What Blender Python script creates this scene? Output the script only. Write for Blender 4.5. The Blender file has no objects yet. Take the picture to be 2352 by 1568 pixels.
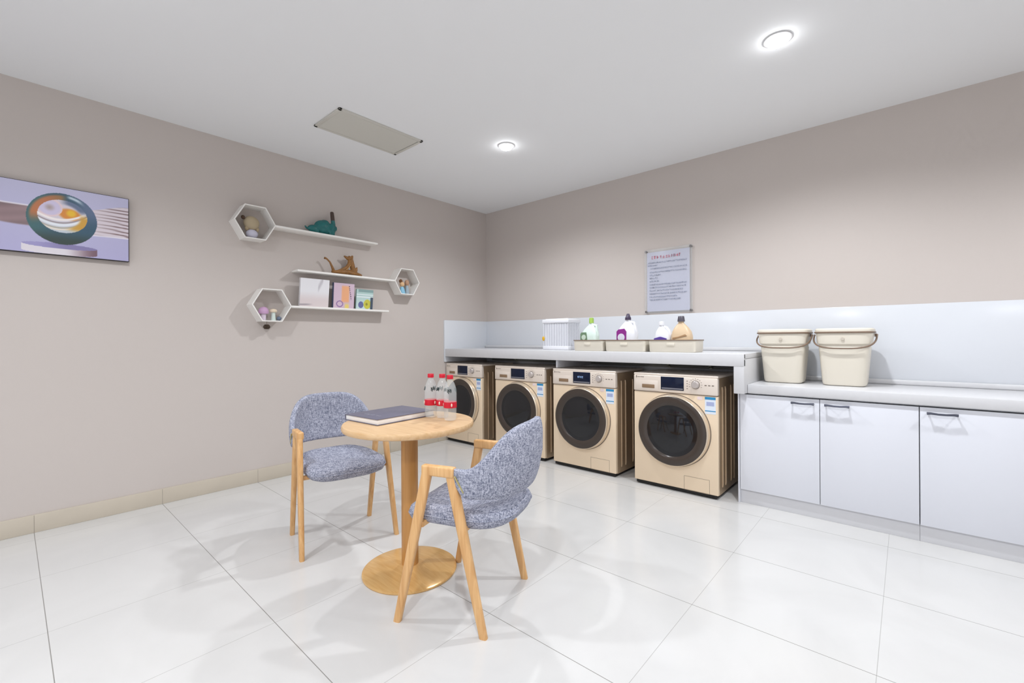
import bpy, bmesh, math, random
from mathutils import Vector, Matrix
C = bpy.context.scene.collection
PI = math.pi
random.seed(7)

# ------------------------------------------------------------------ materials
def lin(c):
    return tuple(((v/255)/12.92 if v/255 <= .04045 else ((v/255+.055)/1.055)**2.4) for v in c)

def new_mat(name):
    m = bpy.data.materials.new(name); m.use_nodes = True
    nt = m.node_tree; b = nt.nodes['Principled BSDF']
    return m, nt, b

def mat(name, rgb, rough=.5, metal=0, spec=.5, trans=0, emis=None, estr=0, coat=0, ior=1.45, noise=0, nscale=8, bump=0, bscale=200, alpha=1):
    m, nt, b = new_mat(name)
    col = lin(rgb)+(1,)
    b.inputs['Base Color'].default_value = col
    b.inputs['Roughness'].default_value = rough
    b.inputs['Metallic'].default_value = metal
    b.inputs['Specular IOR Level'].default_value = spec
    b.inputs['Transmission Weight'].default_value = trans
    b.inputs['IOR'].default_value = ior
    b.inputs['Coat Weight'].default_value = coat
    b.inputs['Alpha'].default_value = alpha
    if emis:
        b.inputs['Emission Color'].default_value = lin(emis)+(1,)
        b.inputs['Emission Strength'].default_value = estr
    tc = nt.nodes.new('ShaderNodeTexCoord')
    if noise:
        n = nt.nodes.new('ShaderNodeTexNoise'); n.inputs['Scale'].default_value = nscale; n.inputs['Detail'].default_value = 4
        nt.links.new(tc.outputs['Object'], n.inputs['Vector'])
        mx = nt.nodes.new('ShaderNodeMix'); mx.data_type = 'RGBA'
        mx.inputs['A'].default_value = tuple(max(0, v*(1-noise)) for v in col[:3])+(1,)
        mx.inputs['B'].default_value = tuple(min(1, v*(1+noise)) for v in col[:3])+(1,)
        nt.links.new(n.outputs['Fac'], mx.inputs['Factor']); nt.links.new(mx.outputs['Result'], b.inputs['Base Color'])
    if bump:
        n = nt.nodes.new('ShaderNodeTexNoise'); n.inputs['Scale'].default_value = bscale
        nt.links.new(tc.outputs['Object'], n.inputs['Vector'])
        bp = nt.nodes.new('ShaderNodeBump'); bp.inputs['Strength'].default_value = bump; bp.inputs['Distance'].default_value = .002
        nt.links.new(n.outputs['Fac'], bp.inputs['Height']); nt.links.new(bp.outputs['Normal'], b.inputs['Normal'])
    return m

def wood_mat(name, a, c, vec=(4, 60, 60), rough=.4):
    m, nt, b = new_mat(name)
    tc = nt.nodes.new('ShaderNodeTexCoord'); mp = nt.nodes.new('ShaderNodeMapping'); mp.inputs['Scale'].default_value = vec
    n = nt.nodes.new('ShaderNodeTexNoise'); n.inputs['Scale'].default_value = 1; n.inputs['Detail'].default_value = 5; n.inputs['Distortion'].default_value = .6
    nt.links.new(tc.outputs['Object'], mp.inputs['Vector']); nt.links.new(mp.outputs['Vector'], n.inputs['Vector'])
    r = nt.nodes.new('ShaderNodeValToRGB'); r.color_ramp.elements[0].position = .3; r.color_ramp.elements[1].position = .7
    r.color_ramp.elements[0].color = lin(a)+(1,); r.color_ramp.elements[1].color = lin(c)+(1,)
    nt.links.new(n.outputs['Fac'], r.inputs['Fac']); nt.links.new(r.outputs['Color'], b.inputs['Base Color'])
    b.inputs['Roughness'].default_value = rough
    return m

def fabric_mat():
    m, nt, b = new_mat('heather_fabric')
    tc = nt.nodes.new('ShaderNodeTexCoord')
    outs = []
    for v in ((260, 260, 34), (34, 260, 260), (260, 34, 260)):
        mp = nt.nodes.new('ShaderNodeMapping'); mp.inputs['Scale'].default_value = v
        n = nt.nodes.new('ShaderNodeTexNoise'); n.inputs['Scale'].default_value = 1; n.inputs['Detail'].default_value = 2
        nt.links.new(tc.outputs['Object'], mp.inputs['Vector']); nt.links.new(mp.outputs['Vector'], n.inputs['Vector']); outs.append(n.outputs['Fac'])
    a = nt.nodes.new('ShaderNodeMath'); a.operation = 'ADD'; nt.links.new(outs[0], a.inputs[0]); nt.links.new(outs[1], a.inputs[1])
    c = nt.nodes.new('ShaderNodeMath'); c.operation = 'ADD'; nt.links.new(a.outputs[0], c.inputs[0]); nt.links.new(outs[2], c.inputs[1])
    d = nt.nodes.new('ShaderNodeMath'); d.operation = 'DIVIDE'; nt.links.new(c.outputs[0], d.inputs[0]); d.inputs[1].default_value = 3
    r = nt.nodes.new('ShaderNodeValToRGB'); r.color_ramp.elements[0].position = .41; r.color_ramp.elements[1].position = .59
    r.color_ramp.elements[0].color = lin((104, 109, 128))+(1,); r.color_ramp.elements[1].color = lin((190, 192, 206))+(1,)
    nt.links.new(d.outputs[0], r.inputs['Fac']); nt.links.new(r.outputs['Color'], b.inputs['Base Color'])
    b.inputs['Roughness'].default_value = .95; b.inputs['Specular IOR Level'].default_value = .15
    bp = nt.nodes.new('ShaderNodeBump'); bp.inputs['Strength'].default_value = .4; bp.inputs['Distance'].default_value = .001
    nt.links.new(d.outputs[0], bp.inputs['Height']); nt.links.new(bp.outputs['Normal'], b.inputs['Normal'])
    return m

def floor_mat():
    m, nt, b = new_mat('polished_floor_tile')
    tc = nt.nodes.new('ShaderNodeTexCoord'); sx = nt.nodes.new('ShaderNodeSeparateXYZ'); nt.links.new(tc.outputs['Object'], sx.inputs[0])
    def M(op, a, bb=None, c=None):
        n = nt.nodes.new('ShaderNodeMath'); n.operation = op
        for i, v in enumerate((a, bb, c)):
            if v is None: continue
            if isinstance(v, (int, float)): n.inputs[i].default_value = v
            else: nt.links.new(v, n.inputs[i])
        return n.outputs[0]
    def line(o, off, w):
        f = M('FRACT', M('ADD', M('DIVIDE', M('SUBTRACT', o, off), .6), 10.5))
        return M('LESS_THAN', M('ABSOLUTE', M('SUBTRACT', f, .5)), w/.6)
    gx = line(sx.outputs['X'], -.08, .0011); gy = line(sx.outputs['Y'], .097, .0014)
    g = M('MAXIMUM', M('MULTIPLY', gx, .55), gy)
    n = nt.nodes.new('ShaderNodeTexNoise'); n.inputs['Scale'].default_value = 1.6; n.inputs['Detail'].default_value = 6; n.inputs['Distortion'].default_value = 1.5
    nt.links.new(tc.outputs['Object'], n.inputs['Vector'])
    r = nt.nodes.new('ShaderNodeValToRGB'); r.color_ramp.elements[0].position = .35; r.color_ramp.elements[1].position = .65
    r.color_ramp.elements[0].color = lin((209, 208, 206))+(1,); r.color_ramp.elements[1].color = lin((215, 214, 212))+(1,)
    nt.links.new(n.outputs['Fac'], r.inputs['Fac'])
    mx = nt.nodes.new('ShaderNodeMix'); mx.data_type = 'RGBA'; nt.links.new(g, mx.inputs['Factor'])
    nt.links.new(r.outputs['Color'], mx.inputs['A']); mx.inputs['B'].default_value = lin((142, 140, 136))+(1,)
    nt.links.new(mx.outputs['Result'], b.inputs['Base Color'])
    b.inputs['Roughness'].default_value = .16; b.inputs['Specular IOR Level'].default_value = .45
    return m

def paint_mat(name, rough=.5):
    m, nt, b = new_mat(name)
    a = nt.nodes.new('ShaderNodeAttribute'); a.attribute_name = 'Print'
    nt.links.new(a.outputs['Color'], b.inputs['Base Color']); b.inputs['Roughness'].default_value = rough
    return m

WALL = mat('beige_wall_paint', (203, 194, 188), .75, spec=.3, bump=.15, bscale=350)
CEIL = mat('white_ceiling_paint', (241, 242, 243), .85, spec=.2)
FLOOR = floor_mat()
BASE = mat('beige_baseboard_tile', (200, 190, 174), .3, noise=.06, nscale=6)
SPLASH = mat('white_gloss_panel', (221, 224, 229), .18, noise=.01)
QUARTZ = mat('white_quartz', (214, 214, 216), .3, noise=.03, nscale=40)
CABW = mat('white_cabinet_laminate', (224, 226, 233), .35)
PLINTH = mat('pale_grey_plinth', (214, 214, 217), .4)
GAP = mat('dark_gap', (40, 38, 36), .8)
HANDLE = mat('dark_brushed_steel', (88, 90, 102), .3, metal=.9)
OAK = wood_mat('light_oak', (205, 152, 94), (232, 188, 132), (60, 60, 5), .42)
OAKT = wood_mat('light_oak_top', (210, 170, 122), (226, 191, 147), (5, 50, 50), .33)
OAKB = wood_mat('oak_print_metal', (214, 168, 104), (228, 186, 124), (8, 70, 70), .22)
OAKB.node_tree.nodes['Principled BSDF'].inputs['Metallic'].default_value = .25
FAB = fabric_mat()
GOLD = mat('champagne_metal', (236, 215, 187), .38, metal=.12, spec=.5)
GOLDP = mat('champagne_panel', (232, 220, 208), .3, metal=.15)
GOLDS = mat('champagne_side_steel', (188, 164, 136), .33, metal=.55)
GRAINX = None
RIM = mat('pale_gold_rim', (222, 206, 184), .25, metal=.5)
SMOKE = mat('smoked_door_ring', (66, 57, 51), .18, spec=.5)
DARKG = mat('dark_door_glass', (24, 25, 29), .06, spec=.6)
DRUM = mat('drum_steel', (70, 70, 72), .3, metal=.8)
SCREEN = mat('navy_display', (16, 26, 50), .12, spec=.35)
RUB = mat('black_rubber', (24, 22, 21), .6)
MARK = mat('grey_print', (120, 108, 98), .5)
STBLUE = mat('sticker_blue', (40, 138, 190), .4)
STWHITE = mat('sticker_white', (222, 232, 245), .4)
CREAM = mat('cream_plastic', (228, 221, 206), .4)
BROWNP = mat('brown_plastic', (128, 108, 92), .45)
WHITEP = mat('white_plastic', (236, 237, 242), .4)
CLEARP = mat('clear_ribbed_plastic', (236, 238, 246), .2, alpha=.55)
SHELF = mat('white_shelf_lacquer', (243, 240, 235), .4)
YEL = mat('yellow_plastic', (228, 178, 40), .4)
RED = mat('red_plastic', (206, 24, 48), .35)
PET = mat('clear_bottle_plastic', (226, 234, 234), .08, spec=.7, alpha=.3)
WATER = mat('water', (240, 250, 250), .0, trans=1, ior=1.2)
INK = mat('dark_ink', (48, 62, 62), .5)
REDINK = mat('pink_red_ink', (214, 128, 146), .5)
GREYINK = mat('grey_blue_ink', (138, 146, 168), .5)
PAPER = mat('white_paper', (236, 234, 232), .7)
SIGN = mat('notice_sheet', (212, 214, 236), .3)
ACRYL = mat('acrylic_plate', (214, 216, 216), .3, alpha=.2)
STEEL = mat('steel_standoff', (140, 138, 138), .3, metal=.9)
CHAR = mat('charcoal_cover', (104, 102, 118), .5, bump=.2)
BLK = mat('black_edge', (36, 34, 38), .5)
EMIT = mat('lamp_lens', (255, 255, 255), .4, emis=(250, 252, 255), estr=45)
LAMPW = mat('white_lamp_trim', (235, 235, 235), .4)
VENT = mat('ceiling_grille_white', (206, 203, 194), .6)
VENTD = mat('grille_shadow_gap', (120, 118, 112), .7)
PAINT = paint_mat('printed_canvas', .45)
PAINTG = paint_mat('printed_cover', .3)

# ------------------------------------------------------------------ mesh builder
class B:
    def __init__(s): s.bm = bmesh.new(); s.mi = 0
    def _add(s, verts, faces):
        vs = [s.bm.verts.new(v) for v in verts]
        for f in faces:
            try: fc = s.bm.faces.new([vs[i] for i in f]); fc.material_index = s.mi
            except ValueError: pass
        return vs
    def box(s, x0, x1, y0, y1, z0, z1, bev=0, seg=2):
        t = bmesh.new(); bmesh.ops.create_cube(t, size=1)
        for v in t.verts: v.co = Vector(((x0+x1)/2+v.co.x*(x1-x0), (y0+y1)/2+v.co.y*(y1-y0), (z0+z1)/2+v.co.z*(z1-z0)))
        if bev: bmesh.ops.bevel(t, geom=t.edges[:]+t.verts[:], offset=bev, segments=seg, affect='EDGES', profile=.5)
        s._merge(t); return s
    def _merge(s, t):
        t.verts.index_update(); vs = [s.bm.verts.new(v.co) for v in t.verts]
        for f in t.faces:
            fc = s.bm.faces.new([vs[v.index] for v in f.verts]); fc.material_index = s.mi
        t.free()
    def loft(s, rings, cap=True, closed=True):
        n = len(rings[0]); vs = []
        for r in rings: vs.append([s.bm.verts.new(p) for p in r])
        for a, b in zip(vs[:-1], vs[1:]):
            for i in range(n if closed else n-1):
                j = (i+1) % n
                f = s.bm.faces.new((a[i], a[j], b[j], b[i])); f.material_index = s.mi
        if cap and closed:
            for r, rev in ((vs[0], True), (vs[-1], False)):
                f = s.bm.faces.new(list(reversed(r)) if rev else r); f.material_index = s.mi
        return s
    def lathe(s, prof, c=(0, 0, 0), seg=40, axis='Z'):
        rings = []
        for r, z in prof:
            ring = []
            for i in range(seg):
                a = 2*PI*i/seg
                p = (r*math.cos(a), r*math.sin(a), z)
                if axis == 'Y': p = (p[0], -p[2], p[1])     # profile z points towards -Y
                if axis == 'X': p = (p[2], p[0], p[1])
                ring.append(Vector(p)+Vector(c))
            rings.append(ring)
        s.loft(rings); return s
    def tube(s, pts, r, seg=10, cap=True):
        pts = [Vector(p) for p in pts]; rr = r if isinstance(r, (list, tuple)) else [r]*len(pts)
        rings = []; up = None
        for i, p in enumerate(pts):
            d = (pts[min(i+1, len(pts)-1)]-pts[max(i-1, 0)]).normalized()
            if up is None: up = Vector((0, 0, 1)) if abs(d.z) < .9 else Vector((1, 0, 0))
            u = (up-d*up.dot(d)).normalized(); w = d.cross(u); up = u
            rings.append([p+(u*math.cos(2*PI*k/seg)+w*math.sin(2*PI*k/seg))*rr[i] for k in range(seg)])
        s.loft(rings, cap); return s
    def prism(s, poly, y0, y1, axis='Y', bev=0):
        t = bmesh.new()
        def P(a, b, c): return {'Y': (a, c, b), 'X': (c, a, b), 'Z': (a, b, c)}[axis]
        v0 = [t.verts.new(P(a, b, y0)) for a, b in poly]; v1 = [t.verts.new(P(a, b, y1)) for a, b in poly]
        n = len(poly)
        t.faces.new(v0); t.faces.new(list(reversed(v1)))
        for i in range(n): t.faces.new((v0[i], v0[(i+1) % n], v1[(i+1) % n], v1[i]))
        bmesh.ops.recalc_face_normals(t, faces=t.faces)
        if bev: bmesh.ops.bevel(t, geom=t.edges[:]+t.verts[:], offset=bev, segments=2, affect='EDGES', profile=.5)
        s._merge(t); return s
    def ball(s, c, r, seg=16):
        t = bmesh.new(); bmesh.ops.create_uvsphere(t, u_segments=seg, v_segments=seg//2+2, radius=1)
        rx, ry, rz = r if isinstance(r, (tuple, list)) else (r, r, r)
        for v in t.verts: v.co = Vector((c[0]+v.co.x*rx, c[1]+v.co.y*ry, c[2]+v.co.z*rz))
        s._merge(t); return s
    def build(s, name, mats, parent=None, smooth=35, loc=None, remesh=0):
        bmesh.ops.recalc_face_normals(s.bm, faces=s.bm.faces)
        me = bpy.data.meshes.new(name); s.bm.to_mesh(me); s.bm.free()
        for m in (mats if isinstance(mats, (list, tuple)) else [mats]): me.materials.append(m)
        me.polygons.foreach_set('use_smooth', [True]*len(me.polygons)); me.set_sharp_from_angle(angle=math.radians(smooth))
        o = bpy.data.objects.new(name, me); C.objects.link(o)
        if parent: o.parent = parent
        if loc: o.location = loc
        if remesh:
            m = o.modifiers.new('remesh', 'REMESH'); m.mode = 'VOXEL'; m.voxel_size = remesh; m.use_smooth_shade = True
            m2 = o.modifiers.new('soft', 'SMOOTH'); m2.iterations = 3; m2.factor = .5
        return o

def tag(o, label, cat, group=None):
    o['label'] = label; o['category'] = cat
    if group: o['group'] = group
    return o
def thing(name, label, cat, loc=(0, 0, 0), rz=0, group=None):
    o = bpy.data.objects.new(name, None); o.empty_display_size = .05; C.objects.link(o)
    o.location = loc; o.rotation_euler = (0, 0, rz)
    return tag(o, label, cat, group)
def struct(o): o['kind'] = 'structure'; return o
def dup(root, loc, rz=0, label=None):
    r = root.copy(); C.objects.link(r); r.location = loc; r.rotation_euler = (0, 0, rz)
    if label: r['label'] = label
    for ch in list(root.children):
        c = ch.copy(); C.objects.link(c); c.parent = r
        for g in list(ch.children):
            d = g.copy(); C.objects.link(d); d.parent = c
    return r
def painted(name, corner, du, dv, nx, ny, func, material, parent=None):
    """flat printed sheet: corner + u*du + v*dv, colour from func(u,v)"""
    me = bpy.data.meshes.new(name); corner = Vector(corner); du = Vector(du); dv = Vector(dv)
    vs = [corner+du*(i/nx)+dv*(j/ny) for j in range(ny+1) for i in range(nx+1)]
    fs = [(j*(nx+1)+i, j*(nx+1)+i+1, (j+1)*(nx+1)+i+1, (j+1)*(nx+1)+i) for j in range(ny) for i in range(nx)]
    me.from_pydata(vs, [], fs)
    at = me.color_attributes.new('Print', 'FLOAT_COLOR', 'POINT')
    for j in range(ny+1):
        for i in range(nx+1): at.data[j*(nx+1)+i].color = lin([max(0, min(255, q)) for q in func(i/nx, j/ny)])+(1,)
    me.materials.append(material); o = bpy.data.objects.new(name, me); C.objects.link(o)
    if parent: o.parent = parent
    return o
def mixc(a, b, t):
    t = max(0, min(1, t)); return tuple(x+(y-x)*t for x, y in zip(a, b))
def sm(a, b, x):
    t = max(0, min(1, (x-a)/(b-a))); return t*t*(3-2*t)

# ------------------------------------------------------------------ room
XL, YB, H = -3.8335, 3.864, 2.635
XR, YF = 2.6, -3.2
struct(B().box(XL-.1, XR+.1, YF-.1, YB+.1, -.08, 0).build('floor', FLOOR))
cb = B()
# ceiling with cut-outs for the grille is kept simple: one slab, fittings are mounted on it
cb.box(XL-.1, XR+.1, YF-.1, YB+.1, H, H+.08); struct(cb.build('ceiling', CEIL))
struct(B().box(XL-.1, XL, YF-.1, YB+.1, 0, H).build('wall_left', WALL))
struct(B().box(XL, XR+.1, YB, YB+.1, 0, H).build('wall_back', WALL))
struct(B().box(XR, XR+.1, YF-.1, YB, 0, H).build('wall_right', WALL))
fw = B(); fw.box(XL, -3.0, YF-.1, YF, 0, H); fw.box(1.8, XR, YF-.1, YF, 0, H); fw.box(-3.0, 1.8, YF-.1, YF, 2.35, H)  # wide unseen opening, added so world light enters as soft frontal fill
struct(fw.build('wall_front', WALL))
struct(B().box(XL, XL+.012, YF, YB-.01, 0, .104, .002).build('baseboard_left', BASE))
struct(B().box(XL+.012, .95, YB-.012, YB, 0, .104, .002).build('baseboard_back', BASE))
jb = B()
for k in range(-4, 7):
    y = .097+.6*k
    if YF < y < YB-.1: jb.box(XL+.0118, XL+.0124, y-.001, y+.001, .001, .102)
jo = jb.build('tile_joint', mat('joint_grey', (150, 142, 130), .8), bpy.data.objects['baseboard_left'])
# splash panels
sp = B(); sp.box(XL+.018, XR, YB-.018, YB, .80, 1.325, .002)
struct(sp.build('trim_1', SPLASH))
sl = B(); sl.box(XL, XL+.018, 3.19, YB, .865, 1.325, .002)
struct(sl.build('trim_2', SPLASH))

# ------------------------------------------------------------------ worktops
wt = thing('upper_worktop', 'raised white stone worktop bridging over the four washing machines', 'worktop', (0, 0, 0))
t = B(); t.box(XL+.018, -.80, 3.2, YB-.018, .975, 1.01, .004); t.build('slab', QUARTZ, wt)
t = B(); t.box(XL+.018, -.80, 3.195, 3.225, .925, 1.008, .004); t.build('front_edge', QUARTZ, wt)
t = B(); t.box(-.865, -.80, 3.197, YB-.018, .745, .974, .004); t.build('end_panel', QUARTZ, wt)
t = B(); t.box(XL+.018, -.80, YB-.048, YB-.018, 1.009, 1.04, .01, 3); t.build('upstand', QUARTZ, wt)
t = B(); t.box(-2.337, -2.323, 3.228, 3.80, .858, .975, .001); t.build('support_batten', CABW, wt)
lw = thing('lower_worktop', 'lower white stone worktop carrying the two cream buckets above the cabinets', 'worktop', (0, 0, 0))
t = B(); t.box(-.799, 1.0, 3.268, YB-.018, .745, .805, .006); t.build('slab', QUARTZ, lw)
t = B(); t.box(-.799, 1.0, YB-.05, YB-.018, .804, .838, .01, 3); t.build('upstand', QUARTZ, lw)

# ------------------------------------------------------------------ cabinets
def cabinet(x0, label, handles, left_panel=False):
    w = .898
    c = thing('base_cabinet', label, 'cabinet', (x0, 3.3, 0), 0, 'white base cabinets under the lower worktop')
    b = B(); b.box(0 if not left_panel else -.0, w, .004, .54, .09, .742, .001)
    b.build('body', CABW, c)
    B().box(0 if not left_panel else -.008, w, .0, .02, 0, .092, .001).build('plinth', PLINTH, c)
    if left_panel: B().box(-.012, -.002, -.018, .54, 0, .742, .001).build('side_panel', CABW, c)
    B().box(.001, w-.001, .001, .0045, .094, .738).build('door_gap', GAP, c)
    for k in range(2):
        d = B(); a = k*w/2+(.0015); e = (k+1)*w/2-.0015
        d.box(a, e, -.018, 0, .094, .735, .0015); do = d.build('door', CABW, c)
        hx = handles[k]-x0
        h = B(); h.tube([(hx-.060, -.046, .706), (hx-.045, -.047, .7075), (hx-.015, -.049, .705), (hx+.015, -.049, .705), (hx+.045, -.047, .7075), (hx+.06, -.046, .706)], [.0075, .0062, .0055, .0055, .0062, .0075], 8)
        for sx in (-.055, .055): h.tube([(hx+sx, -.046, .706), (hx+sx, -.0175, .706)], .0045, 8)
        h.build('handle', HANDLE, do)
    return c
cabinet(-.85, 'white two-door base cabinet next to the rightmost washing machine', (-.487, -.314), True)
cabinet(.049, 'white base cabinet cut by the right edge of the photo, handle at its upper left', (.138, .59))

# ------------------------------------------------------------------ washing machines
def strokes(b, x0, x1, z, h, y, dens=1.0, thick=.0006, hor='X', sgn=1):
    x = x0
    while x < x1-h*.6:
        w = h*random.uniform(.5, .9)
        for _ in range(random.randint(3, 4)):
            if random.random() < .5:
                zz = z+random.uniform(0, h); b.append((x, x+w, zz-h*.07, zz+h*.07))
            else:
                xx = x+random.uniform(.1, .9)*w; b.append((xx-h*.07, xx+h*.07, z, z+h))
        x += w+h*.3
def stroke_mesh(rects, y, t, name, material, parent):
    b = B()
    for x0, x1, z0, z1 in rects: b.box(x0, x1, y-t, y, z0, z1)
    return b.build(name, material, parent)

def washer():
    w = thing('washing_machine', 'champagne front-loading washing machine farthest right, beside the white cabinet', 'washing machine', (-1.277, 3.215, 0), 0, 'gold washing machines under the worktop')
    W = .308
    b = B(); b.box(-W, W, 0, .035, .03, .712, .007, 3)
    b.build('front_panel', GOLD, w)
    b = B(); b.box(-W+.003, W-.003, .035, .485, .022, .835, .006)
    for s in (-1, 1):                      # pressed ridges on each side
        for yy in (.10, .17, .30, .37):
            b.tube([(s*(W-.004), yy, .07), (s*(W-.001), yy, .09), (s*(W-.001), yy, .75), (s*(W-.004), yy, .77)], .0075, 8)
    b.build('body', GOLDS, w)
    B().box(-W-.001, W+.001, -.002, .487, .835, .852, .005, 3).build('lid', GOLDP, w)
    B().box(-W, W, -.006, .035, .716, .836, .007, 3).build('control_panel', GOLDP, w)
    B().box(-W+.004, W-.004, .003, .03, .711, .718).build('seam', MARK, w)
    # display
    d = B(); d.box(-.092, .078, -.0085, -.004, .736, .832, .002); dd = d.build('display', SCREEN, w)
    s = B(); s.box(-.085, .072, -.0092, -.0084, .742, .752)
    s.build('display_strip', mat('display_trim', (120, 120, 128), .3), dd)
    # knob
    k = B(); k.lathe([(.027, .005), (.027, .010), (.024, .012), (.024, .024), (.021, .028), (0.0001, .028)], (.160, 0, .785), 32, 'Y')
    kk = k.build('program_knob', mat('knob_silver', (200, 192, 188), .3, metal=.4), w)
    k = B(); k.lathe([(.0305, .004), (.0305, .0072), (.0001, .0072)], (.160, 0, .785), 32, 'Y'); k.build('knob_ring', MARK, kk)
    # printed marks round the knob, buttons, brand line
    rects = []
    strokes(rects, -.276, -.225, .819, .007, 0); rects.append((-.288, -.282, .815, .832))
    stroke_mesh(rects, -.0058, .0012, 'brand_text', MARK, w)
    rects = []
    for i in range(11):
        a = math.radians(200-22*i); x = .16+.043*math.cos(a); z = .785+.043*math.sin(a)
        rects.append((x-.004, x+.004, z-.0012, z+.0012))
    stroke_mesh(rects, -.0058, .0012, 'knob_scale', MARK, w)
    for i in range(3): stroke_mesh([(.222+.024*i, .236+.024*i, .782, .788)], -.0058, .0012, 'button', MARK, w)
    for i in range(4): stroke_mesh([(.098, .106, .752+.018*i, .757+.018*i)], -.0058, .0012, 'indicator', MARK, w)
    # detergent drawer
    dr = B(); dr.box(-.292, -.112, -.008, -.004, .724, .800, .003); dro = dr.build('detergent_drawer', GOLDP, w)
    B().box(-.238, -.140, -.0095, -.0075, .741, .768, .002).build('drawer_grip', mat('drawer_grip_brown', (150, 124, 98), .4, metal=.3), dro)
    # door
    cz = .446
    d = B(); d.lathe([(.2585, 0.0), (.259, .012), (.257, .030), (.2535, .044), (.2505, .0495), (.2485, .0505), (.247, .048), (.245, .038), (.2, .03), (.0001, .03)], (0, 0, cz), 72, 'Y')
    do = d.build('door', RIM, w)
    r = B(); r.lathe([(.2478, .037), (.2478, .0495), (.241, .053), (.215, .055), (.198, .052), (.184, .044), (.184, .037)], (0, 0, cz), 72, 'Y'); r.build('smoked_ring', SMOKE, do)
    g = B(); g.lathe([(.186, .044), (.178, .040), (.150, .045), (.10, .052), (.05, .056), (.0001, .057)], (0, 0, cz), 64, 'Y'); g.build('door_glass', DARKG, do)
    s = B(); s.lathe([(.2635, -.002), (.2635, .0012), (.257, .0012), (.257, -.002)], (0, 0, cz), 72, 'Y'); s.build('door_seam', MARK, w)
    # filter flap
    f = B()
    for q in ((.075, .25, .128, .1295), (.075, .25, .030, .0315), (.075, .0765, .03, .1295), (.2485, .25, .03, .1295)): f.box(q[0], q[1], -.0009, .001, q[2], q[3])
    f.build('filter_flap', MARK, w)
    B().box(-W+.012, W-.012, .012, .47, .008, .03).build('base', RUB, w)
    for sx in (-1, 1):
        for yy in (.06, .43): B().lathe([(.022, 0), (.022, .012), (.012, .012), (.012, .03)], (sx*.25, yy, 0), 16).build('foot', RUB, w)
    # stickers
    b = B(); b.box(.222, .293, -.0008, .0005, .588, .706); st = b.build('energy_label', STWHITE, w); st['label'] = 'white and blue energy label'
    b = B(); b.box(.222, .293, -.0016, -.0006, .688, .706); b.build('label_header', STBLUE, st); b = B(); b.box(.222, .293, -.0016, -.0006, .606, .612); b.build('label_footer', STBLUE, st)
    b = B(); b.box(.232, .283, -.0016, -.0006, .645, .672); b.build('label_print', mat('label_print_lilac', (168, 178, 214), .4), st)
    b = B(); b.box(.170, .205, -.0008, .0005, .682, .704); b.build('round_sticker', mat('sticker_pink_white', (236, 218, 218), .4), w)
    return w
w4 = washer()
w3 = dup(w4, (-2.052, 3.215, 0), 0, 'champagne washing machine with lit screen, second from the white cabinet')
w2 = dup(w4, (-2.764, 3.215, 0), 0, 'champagne washing machine partly behind the grey armchair back, second from the left wall')
w1 = dup(w4, (-3.541, 3.215, 0), 0, 'champagne washing machine squeezed against the left wall, behind the water bottles')
w1.scale = (.90, 1, 1)
for ch in w3.children:
    if ch.name.startswith('display'):
        rects = []; strokes(rects, -.045, .02, .782, .016, 0)
        g = stroke_mesh(rects, -.0086, .0006, 'screen_text', mat('screen_text_glow', (150, 180, 220), .4, emis=(150, 180, 220), estr=.6), ch)
# water pipe behind
pp = thing('water_pipe', 'grey water pipe on the wall in the dark gap behind the washing machines', 'pipe', (0, 0, 0))
t = B(); t.tube([(-3.7, 3.828, .872), (-.95, 3.828, .872)], .011, 10); t.build('pipe', mat('pipe_grey', (150, 150, 146), .4), pp)
for x in (-3.3, -2.55, -1.55, -1.2):
    t = B(); t.tube([(x, 3.83, .872), (x, 3.80, .872)], .013, 8); t.ball((x, 3.79, .885), .018, 10); t.build('valve', mat('valve_grey', (170, 172, 160), .3, metal=.5), pp)

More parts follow.
